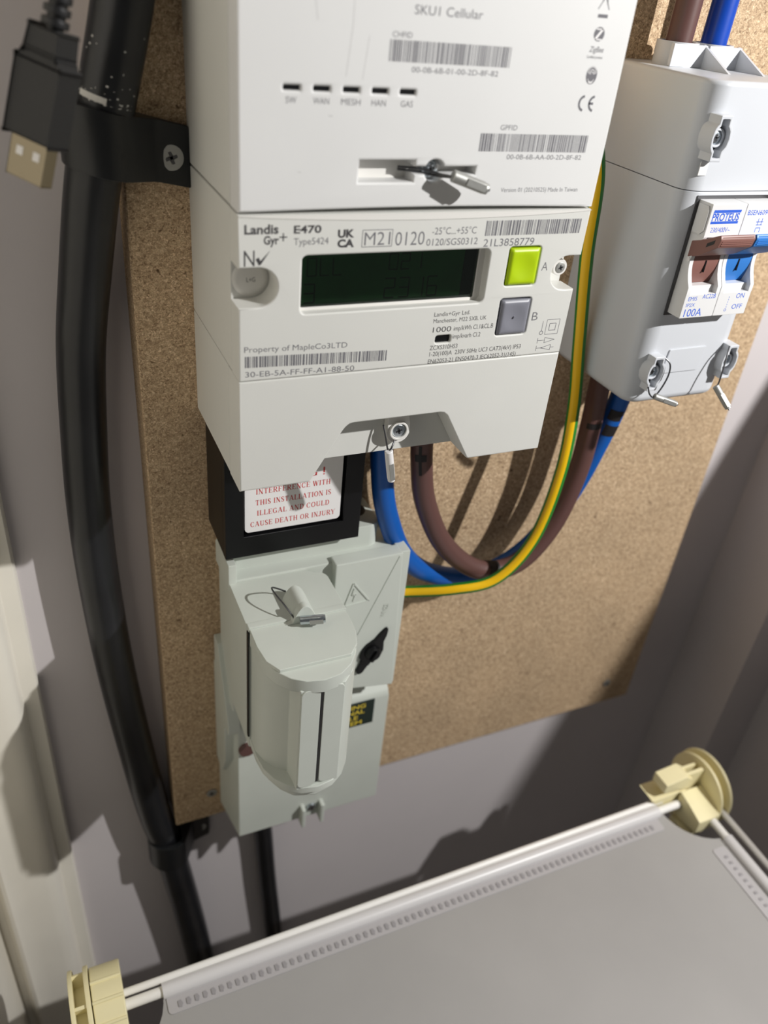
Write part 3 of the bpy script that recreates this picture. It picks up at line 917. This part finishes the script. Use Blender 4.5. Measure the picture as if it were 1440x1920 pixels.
# breaker
mk('breaker_seat', box(255.5, 295, -60.9, -61.3, -117, -67.6), M['wire'], iso, smooth=0)
brk = bmesh.new()
for x0 in (257.0, 275.3):
    x1 = x0 + 18.1
    box(x0, x1, -61, -69, -82.0, -68.9, .35, bm=brk)
    box(x0, x1, -61, -69, -115.8, -105.6, .35, bm=brk)
    for xa, xb in ((x0 + .1, x0 + 2.0), (x1 - 2.0, x1 - .1)):
        ck = [(-61, -81.5), (-69, -81.8)] + [(-69 + 3.6 * math.sin(math.pi * i / 10) ** .8, -82 - 20 * i / 10) for i in range(1, 10)] + [(-69, -102.5), (-69, -105.8), (-61, -106)]
        prism(ck, xa, xb, 'x', bm=brk)
    box(x0 + 1.5, x1 - 1.5, -61, -66.5, -106, -102.6, .2, bm=brk)
bko = mk('breaker', brk, M['brk'], iso, smooth=30)
mk('toggle_well', box(258.6, 292, -61.0, -62.0, -103, -81.5), M['dark'], bko, smooth=0)
for x0, mtg in ((259.2, M['tog_brown']), (277.4, M['tog_blue'])):
    bm = prism([(-62, -103)] + [(-62 - 3.2 * math.sin(math.pi * (.12 + .76 * i / 10)), -102.4 + 20 * i / 10) for i in range(11)] + [(-62, -82)], x0, x0 + 14.2, 'x')
    mk('rocker', bm, mtg, bko)
    mk('rocker_mark', box(x0 + 6.6, x0 + 7.3, -64.8, -65.35, -97.5, -92.5), M['dark'], bko, smooth=0)
lev_p = [(-77.6, -78.4), (-78.4, -80.2), (-77.6, -83.4), (-70, -88.6), (-63, -91.5), (-63, -84.5), (-70.2, -82.0)]
for xa, xb, mtg, nm in ((257.0, 275.2, M['tog_brown'], 'brown'), (275.8, 294.0, M['tog_blue'], 'blue')):
    lv = mk('toggle_lever', prism(lev_p, xa, xb, 'x', bev=.5), mtg, bko, label=nm + ' toggle lever')
    rb_ = bmesh.new()
    for i in range(5):
        zz = -79.4 - i * .75
        box(xa + 1, xb - 1, -77.2 + (.12 * abs(i - 2)), -78.35 + (.12 * abs(i - 2)), zz - .18, zz + .18, bm=rb_)
    mk('ribs', rb_, mtg, lv, smooth=0)
    if nm == 'brown':
        mk('end_slot', prism([(-75.6, -80.9), (-75.3, -82.6), (-71.6, -84.9), (-71.8, -83.2)], xa - .06, xa + .5, 'x'), M['dark'], lv, smooth=0)
yb = -69.0
B = M['inkb']
quads(bko, [[(258.3, -72.3), (272.6, -72.3), (272.8, -71.2), (258.6, -71.2)], [(258.2, -76.6), (272.6, -76.6), (272.6, -75.6), (258.2, -75.6)]], yb, B, 'logo_bars')
text(bko, 'PROTEUS', 258.4, 272.4, -75.4, 2.9, yb, B, .022, name='logo_lettering')
text(bko, '230/400V~', 259.4, 269.6, -79.9, 1.9, yb, B)
text(bko, 'BSEN60947-3', 276.6, 292.0, -73.4, 1.9, yb, B)
quads(bko, strokes_poly([(283.4, -80.4), (283.4, -78.6), (285.8, -78.6), (285.8, -80.4)], .25) + [stroke((283.6, -77.6), (283.6, -74.8), .25), stroke((285.6, -77.6), (285.6, -74.8), .25), stroke((282.6, -76.2), (286.4, -76.2), .25), stroke((282.9, -77.4), (286.2, -77.4), .25)], yb, B, 'contact_symbol')
text(bko, 'EMIS', 258.9, 263.6, -108.2, 1.7, yb, B)
text(bko, 'AC22B', 266.4, 273.6, -107.6, 1.9, yb, B)
text(bko, 'IP2X', 258.7, 263.4, -110.8, 1.5, yb, B)
text(bko, '100A', 258.8, 268.4, -115.1, 3.3, yb, B)
text(bko, 'ON', 285.4, 290.0, -108.4, 2.1, yb, B)
text(bko, 'OFF', 284.8, 290.6, -113.2, 2.1, yb, B)
quads(bko, [stroke((281.6, -107.4 - i * 1.1), (281.6, -108.0 - i * 1.1), .25) for i in range(5)] + strokes_poly(circ(281.4, -113.4, .55, 12) + [circ(281.4, -113.4, .55, 12)[0]], .2), yb, B, 'position_symbol')
for x in (257.0,):
    mk('end_cap', prism([(-62.0, -70), (-67.6, -70), (-68.2, -71.5), (-68.2, -79.5), (-66.4, -81.2), (-62.0, -81.2)], 256.4, 257.1, 'x', bev=.15), M['brk'], bko)
    mk('rivet', cyl((256.7, -64.5, -92), (257.2, -64.5, -92), .9), M['label'], bko)

# ------------------------------------------------------------------ seals
def seal(label, wires, a, b, r, bore=False, mtl='steel2'):
    mx = Vector(b)
    s = thing('security_seal', label, 'seal', tuple(b), 'crimped wire security seals')
    for w in wires:
        mk('wire', tube(w, .38, 8, 6), M['wire'], s)
    a, b = Vector(a), Vector(b)
    d = (b - a)
    f = tube([a, a + d * .08, a + d * .35, a + d * .7, a + d * .95, b], lambda t: r * (0.82 if t < .04 else 1.0 if t < .75 else .9), 14, 3)
    fo = mk('ferrule', f, M[mtl], s)
    dn = d.normalized()
    if bore:
        mk('bore', cyl(b - dn * .1, b + dn * .04, r * .55, n=10), M['dark'], fo)
    else:
        mk('wire_end', cyl(b - dn * .1, b + dn * 1.0, r * .28, n=8), M['wire'], fo)
    u = Vector((0, -1, 0)) - dn * dn.dot(Vector((0, -1, 0)))
    u.normalize()
    w = dn.cross(u)
    p0, p1 = a + d * .38, a + d * .92
    bm = bmesh.new()
    vs = []
    for p in (p0, p1):
        for sx in (-1, 1):
            for rr_ in (r * .9, r * 1.12):
                vs.append((p + w * sx * r * .55 + u * rr_))
    idx = [bm.verts.new(v) for v in vs]
    for q in ((0, 1, 3, 2), (4, 6, 7, 5), (1, 5, 7, 3), (0, 2, 6, 4), (0, 4, 5, 1), (2, 3, 7, 6)):
        bm.faces.new([idx[i] for i in q])
    mk('crimp', bm, M['steel2'], fo, smooth=0)
    return s
seal('steel wire seal with crimped ferrule across white hub screw', [[(121, -65.5, -56.2), (126, -67.5, -56.2), (130, -69.3, -56.5), (133.5, -71.5, -57.2), (137, -75.0, -57.2)], [(121, -65.5, -57.0), (126, -67.2, -57.2), (130, -68.9, -57.6), (133.5, -71.0, -57.9), (137, -74.8, -57.5)]],
     (136.3, -75.2, -56.8), (148.6, -77.2, -60.6), 2.0)
seal('pale ferrule seal hanging below terminal cover screw', [[(129.0, -58, -156), (129.6, -59.5, -160), (130.6, -61, -166)], [(134.0, -59.5, -163), (132.4, -61, -165), (131.2, -61.2, -167)]],
     (131.0, -61.2, -166.4), (134.6, -59.5, -182.2), 1.75, mtl='label')
seal('wire loop seal with hollow ferrule on fuse handle top', [[(91.5, -66.4, -242.2), (88.5, -62, -237.8), (86.0, -56, -235.5), (86.0, -50.5, -236.2), (89.5, -48.0, -239.4), (93.0, -49.2, -241.0)]],
     (93.0, -69.3, -241.2), (103.4, -72.8, -239.8), 1.95, mtl='steel', bore=True)
seal('wire loop seal on lower left screw of isolator box', [[(259.4, -64.6, -135.2), (262.2, -66.5, -138), (262.6, -67.2, -143), (260.5, -67.5, -149), (257.0, -68, -152.8), (254.6, -67.4, -151.4), (254, -66, -148.5)]],
     (257.0, -68.2, -152.4), (268.0, -71.5, -156.0), 1.45)
seal('wire loop seal dangling past lower right screw of isolator box', [[(296.8, -64.6, -133.2), (294.4, -67, -136.5), (292.6, -69.0, -143), (291.6, -70, -149), (290.8, -69.6, -150.6)]],
     (290.8, -69.6, -150.2), (295.2, -77.0, -158.5), 1.6)

# ------------------------------------------------------------------ tails and earth
RT = 5.4
blue_pts = [(145.0, -25, -160), (145.2, -25, -176), (146.2, -25, -195), (151.6, -24.5, -224), (166.5, -22.5, -257), (190.5, -19.5, -277), (222.0, -17, -284.5), (249.0, -17, -270), (266.5, -19.5, -236), (273.6, -23, -203), (276.5, -26, -178), (277.0, -27, -158)]
t_ = mk('blue_tail', tube(blue_pts, RT, 20), M['blue'], label='blue insulated meter tail looping from meter to isolator box', cat='cable', group='thick meter tails')
mk('ink_mark', wrap_patch(blue_pts, RT, 3, 10, -50, 40), M['tape'], t_)
for a in ((74, 76, -60, 30), (77, 79, -70, 10)):
    mk('ink_mark', wrap_patch(blue_pts, RT, *a), M['tape'], t_)
brown_pts = [(165.4, -25, -160), (165.6, -25, -178), (167.0, -25.5, -198), (172.0, -26, -222), (186.0, -27, -250), (209.0, -28, -270.5), (233.5, -28.5, -271.5), (252.0, -28, -250), (261.0, -27, -218), (262.6, -26, -190), (261.8, -26, -172), (261.5, -26, -158)]
t_ = mk('brown_tail', tube(brown_pts, RT, 20), M['brown'], label='brown insulated meter tail looping from meter to isolator box', cat='cable', group='thick meter tails')
mk('tape_band', wrap_patch(brown_pts, RT, 41.4, 43.8, 0, 360, n=24), M['tape'], t_)
mk('ink_mark', wrap_patch(brown_pts, RT, 11.5, 17.5, 25, 40), M['tape'], t_)
mk('ink_mark', wrap_patch(brown_pts, RT, 13.4, 14.8, 0, 60), M['tape'], t_)
mk('ink_mark', wrap_patch(brown_pts, RT, 72.0, 73.2, -60, 40), M['tape'], t_)
mk('brown_supply_tail', tube([(266.0, -15, -23), (266.4, -15, -8), (267, -15, 20), (268, -15, 70)], RT, 20), M['brown'], label='brown insulated tail entering top of isolator box', cat='cable', group='thick meter tails')
mk('blue_supply_tail', tube([(284.5, -15, -23), (284.9, -15, -8), (285.5, -15, 20), (286.5, -15, 70)], RT, 20), M['blue2'], label='blue insulated tail entering top of isolator box', cat='cable', group='thick meter tails')
earth_pts = [(150, -18, -283), (166, -20, -282.5), (191, -34, -275.5), (213.5, -40, -268.8), (231.5, -40.5, -246), (241.0, -37.5, -209.5), (245.0, -31, -177), (243.6, -25, -143.2), (237.4, -24, -102.6), (233.6, -24, -68.7), (225, -22, -42), (214, -20, -5), (208, -18, 60)]
mk('earth_cable', tube(earth_pts, 3.15, 24, matfn=lambda a: 1 if (4 <= a <= 64 or 230 <= a <= 286) else 0), [M['yellow'], M['green']], label='green and yellow striped earth cable curving past the meter', cat='cable')

# ------------------------------------------------------------------ black service cables
sv_pts = [(50.5, -10.5, 40), (48.5, -10.5, -4), (46.2, -10.5, -19.4), (38.8, -10.0, -47.6), (32.6, -5.5, -73.5), (27.3, 2, -107.5), (22.7, 7.5, -141), (19.8, 8.3, -177.5), (17.7, 8.3, -218), (17.9, 8.3, -265), (21.0, 8.3, -330), (28.5, 8.3, -415), (33.4, 8.3, -456), (38.0, 8.3, -482), (47.0, 8.3, -558), (54.0, 8.3, -632), (62, 8.3, -760), (70, 8.3, -1099)]
sv = mk('service_cable', tube(sv_pts, 9.6, 28), M['pvc'], label='thick black service cable running down the wall beside the board', cat='cable')
db = bmesh.new()
for i in range(44):
    s = 24.0 - random.random() ** 2.6 * 6
    a = random.uniform(-55, 85)
    wrap_patch(sv_pts, 9.6, s, s + random.uniform(.03, .16), a, a + random.uniform(1, 5), n=2, th=.08, bm=db)
wrap_patch(sv_pts, 9.6, 23.5, 24.0, 8, 66, n=6, th=.2, bm=db)
mk('plaster_dust', db, M['dust'], sv, smooth=0, kind='stuff')
mk('incoming_cable', tube([(98.5, 4, -440), (99.5, 10, -475), (102.5, 11.4, -505), (106, 11.4, -560), (112, 11.4, -636), (120, 11.4, -760), (126, 11.4, -1099)], 6.3, 20), M['pvc'], label='thinner black cable dropping from the bottom of fuse cutout', cat='cable')

def cable_clip(label, cx, cy, cz, ux, half, x_end, zt, plate_y, rad, screw):
    """moulded P clip: band round the cable, flat tail with screw."""
    t = thing('cable_clip', label, 'clip', (cx, cy, cz - half), 'black cable clips')
    inn = [(cx + (rad) * math.cos(math.radians(a)), cy + (rad) * math.sin(math.radians(a))) for a in range(60, 301, 12)]
    out = [(cx + (rad + 2.6) * math.cos(math.radians(a)), cy + (rad + 2.6) * math.sin(math.radians(a))) for a in range(60, 301, 12)]
    tail_out = [(x_end - 19.0, plate_y - 11.0), (x_end - 13.5, plate_y - 5.2), (x_end - 10.5, plate_y - 3.4), (x_end, plate_y - 1.8), (x_end, plate_y + .6)]
    poly = out + tail_out + [(cx + rad * .8, plate_y + .6)] + inn[::-1]
    b = prism(poly, cz - half, cz + half, 'z', bev=.4)
    for v in b.verts:
        v.co.z += zt * (v.co.x - cx)
    mk('band', b, M['clip'], t)
    pozi_screw(t, screw[0], screw[1], screw[2], 4.4, M['steel2'], dome=.5)
    return t
cable_clip('black cable clip with large screw head beside the hub', 35.6, -8.0, -60.2, 0, 10.5, 66.8, -.22, -2.4, 10.4, (60.0, -5.2, -66.8))
lowc = thing('cable_clip', 'black cable clip on the wall under the board corner', 'clip', (42, 8, -496), 'black cable clips')
inn = [(39.5 + 10.2 * math.cos(math.radians(a)), 8 + 10.0 * math.sin(math.radians(a))) for a in range(70, 321, 12)]
out = [(39.5 + 13.2 * math.cos(math.radians(a)), 8 + 13.0 * math.sin(math.radians(a))) for a in range(70, 321, 12)]
cb = prism(out + [(56, 12), (66, 14), (67.5, 17.8), (48, 17.8)] + inn[::-1], -494, -471, 'z', bev=.4)
mk('band', cb, M['clip'], lowc)
pozi_screw(lowc, 61, 13.6, -484, 3.4, M['steel2'], dome=.5)

# ------------------------------------------------------------------ usb plug hanging at left
us = thing('usb_cable', 'black usb plug on a ribbed cable hanging at upper left', 'cable', (12, -50, -60))
T0, T1 = Vector((21.6, -52, -24.5)), Vector((9.0, -52, -66))
ax = (T1 - T0).normalized()
yaw = math.radians(-42)
wv = Vector((math.cos(yaw), math.sin(yaw), 0))
wv = (wv - ax * wv.dot(ax)).normalized()
nv = ax.cross(wv)
def obb(s0, s1, w0, w1, t0, t1, bev=0.0, bm=None):
    b = bmesh.new()
    bmesh.ops.create_cube(b, size=1)
    for v in b.verts:
        s = s1 if v.co.x > 0 else s0
        w = (w1 if v.co.x > 0 else w0) * (1 if v.co.y > 0 else -1) / 2
        th = (t1 if v.co.x > 0 else t0) * (1 if v.co.z > 0 else -1) / 2
        v.co = T0 + ax * s + wv * w + nv * th
    if bev: bmesh.ops.bevel(b, geom=b.edges[:], offset=bev, segments=2, affect='EDGES', profile=.5)
    return join(bm, b)
b = obb(0.5, 7, 9.5, 10.5, 7.4, 7.8, .8)
obb(6, 9.5, 10.3, 14.6, 7.6, 7.8, .6, bm=b)
obb(9, 29, 14.6, 15.0, 7.8, 7.8, .8, bm=b)
mk('plug_body', b, M['usb'], us)
sh = mk('metal_shell', obb(28, 40.5, 12, 12, 4.5, 4.5, .25), M['usb_metal'], us)
for s in (-2.8, 2.8):
    q = bmesh.new()
    vs = []
    for ds, dw in ((32, -1.1), (34.4, -1.1), (34.4, 1.1), (32, 1.1)):
        for dn_ in (2.1, 2.3):
            vs.append((ds, s + dw, dn_))
    for sg in (1, -1):
        ring = [q.verts.new(T0 + ax * v[0] + wv * v[1] + nv * v[2] * sg) for v in vs if v[2] == 2.3]
        q.faces.new(ring)
    mk('shell_window', q, M['label'], sh, smooth=0)
rl = bmesh.new()
U = T0 - ax * 0
for i in range(6):
    c = T0 - ax * (0.6 + i * 3.0)
    cyl(c, c - ax * 1.9, 3.7 - .12 * i, bm=rl, bev=.3)
mk('strain_relief', rl, M['usb'], us)
mk('lead', tube([T0 + ax * 1, T0 - ax * 10, T0 - ax * 20, T0 - ax * 36 + Vector((2, 0, 4)), Vector((38, -40, 60))], 2.5, 14), M['usb'], us)

# ------------------------------------------------------------------ storage rack with film sheet
rk = thing('storage_rack', 'white rod storage rack with grey sheet top and ivory corner connectors', 'rack', (175, -275, -1100))
ZR, YR, XL, XR = -433.0, -106.5, -11.0, 362.0
YFm = YR - 373
RR_ = 2.6
mk('rod', cyl((XL, YR, ZR), (XR - 18, YR, ZR), RR_, n=16), M['rod'], rk)
mk('rod', cyl((XL, YR + 5.2, ZR + 1.5), (XR - 30, YR + 5.2, ZR + 1.5), 1.9, n=14), M['rod'], rk)
mk('rod', cyl((XR - 7, YR - 6, ZR), (XR - 7, YFm, ZR), RR_, n=16), M['rod'], rk)
mk('rod', cyl((XR + 3, YR - 6, ZR + 1), (XR + 3, YFm, ZR + 1), 2.0, n=14), M['rod'], rk)
mk('rod', cyl((XL, YR - 6, ZR), (XL, YFm, ZR), RR_, n=16), M['rod'], rk)
mk('rod', cyl((XL, YFm, ZR), (XR, YFm, ZR), RR_, n=16), M['rod'], rk)
for x in (XL, XR):
    for y in (YR + 1, YFm):
        mk('upright', cyl((x, y, ZR - 6), (x, y, -1100), RR_, n=12), M['rod'], rk)
# sheet: concave corners
def corner(cx, cy, r, a0, a1): return [(cx + r * math.cos(math.radians(a0 + (a1 - a0) * i / 8)), cy + r * math.sin(math.radians(a0 + (a1 - a0) * i / 8))) for i in range(9)]
x0, x1, ya, yb2 = XL, XR - 7, YR, YFm
poly = corner(x0, ya, 27, 0, -90) + corner(x0, yb2, 27, 90, 0) + corner(x1 + 3, yb2, 30, 180, 90) + corner(x1 + 3, ya, 30, 270, 180)
she = mk('sheet', prism(poly, ZR - 1.6, ZR - .8, 'z'), M['sheet'], rk, smooth=0)
mk('sleeve', cyl((XL + 27, YR, ZR), (XR - 37, YR, ZR), 3.9, n=20), M['sleeve'], she)
mk('sleeve', cyl((XR - 7, YR - 31, ZR), (XR - 7, YFm + 30, ZR), 3.6, n=20), M['sleeve'], she)
mk('hem', prism(rr(XL + 28, XR - 40, -118.6, -109, 2), ZR - 1.0, ZR - .25, 'z', bev=.2), M['hem'], she)
mk('hem', prism(rr(XR - 22, XR - 12, YFm + 32, YR - 34, 2), ZR - 1.0, ZR - .25, 'z', bev=.2), M['hem'], she)
tk = bmesh.new()
x = XL + 33
while x < XR - 46:
    prism([(x, -113.6), (x + 1.5, -113.2), (x + 2.3, -115), (x + 1.5, -116.8), (x, -116.4)], ZR - .3, ZR + .15, 'z', bm=tk)
    x += 4.1
y = YR - 40
while y > YFm + 40:
    prism([(XR - 17.8, y), (XR - 15.8, y), (XR - 15.6, y - 1.6), (XR - 18, y - 1.6)], ZR - .3, ZR + .15, 'z', bm=tk)
    y -= 4.1
mk('weld_marks', tk, M['sheet_tick'], she, smooth=0, kind='stuff')
def disc_pts(cy, cz, r, a0=0, a1=360, n=36):
    return [(cy + r * math.cos(math.radians(a0 + (a1 - a0) * i / n)), cz + r * math.sin(math.radians(a0 + (a1 - a0) * i / n))) for i in range(n + (0 if a1 - a0 == 360 else 1))]
# left connector, drum with a slotted flange
IV = M['ivory']
cL = mk('connector', prism(disc_pts(-108, -433, 22.5), -15.5, -1.5, 'x', bev=.6), IV, rk, label='ivory plastic corner connector')
mk('flange', prism(disc_pts(-108, -433, 24.2), -18.2, -16.0, 'x', bev=.4), IV, cL)
mk('flange', prism(disc_pts(-108, -433, 24.2), -25.2, -23.2, 'x', bev=.4), IV, cL)
mk('core', prism(disc_pts(-108, -433, 17), -23.4, -18, 'x'), IV, cL)
for a in (125, 100, 75):
    p = (-108 + 22.6 * math.cos(math.radians(a)), -433 + 22.6 * math.sin(math.radians(a)))
    mk('ridge', cyl((-15.5, p[0], p[1]), (-1.8, p[0], p[1]), .8, n=10), IV, cL)
for a in (200, 150, 100, 50):
    q = [Vector((-108, -433)) + Vector((math.cos(math.radians(a + s)), math.sin(math.radians(a + s)))) * r for r, s in ((15, -3), (23, -2), (23, 2), (15, 3))]
    mk('web', prism([(v.x, v.y) for v in q], -23.4, -18, 'x'), IV, cL, smooth=0)
# right connector, rounded flange with sockets
cc = (-101.0, -430.5)
cR = mk('connector', prism(disc_pts(*cc, 23.6), 366.5, 368.5, 'x', bev=.4), IV, rk, label='ivory plastic corner connector with open sockets')
mk('flange', prism(disc_pts(*cc, 22.6), 360.0, 361.8, 'x', bev=.4), IV, cR)
mk('core', prism(disc_pts(*cc, 15), 361.5, 367, 'x'), IV, cR)
mk('web', box(345, 361, cc[0] - 1.2, cc[0] + 1.2, cc[1] - 20, cc[1] + 19, .4), IV, cR)
mk('web', box(345, 361, cc[0] + 5.0, cc[0] + 7.0, cc[1] - 20, cc[1] + 17, .4), IV, cR)
mk('socket', prism([(-104, -445), (-124.5, -440), (-124.5, -429.5), (-113, -426), (-104, -424)], 343, 360.5, 'x', bev=.8), IV, cR)
mk('socket', prism([(328, -412.5), (344, -410.5), (350, -415), (350, -423), (328, -420)], -92, -104, 'y', bev=.8), IV, cR)
mk('jaw', prism([(322, -426.5), (350, -426.5), (350, -437), (330, -437)], -89, -103, 'y', bev=.8), IV, cR)
mk('jaw', prism([(-106, -452), (-121, -449), (-121, -444.5), (-106, -443)], 340, 356, 'x', bev=.6), IV, cR)
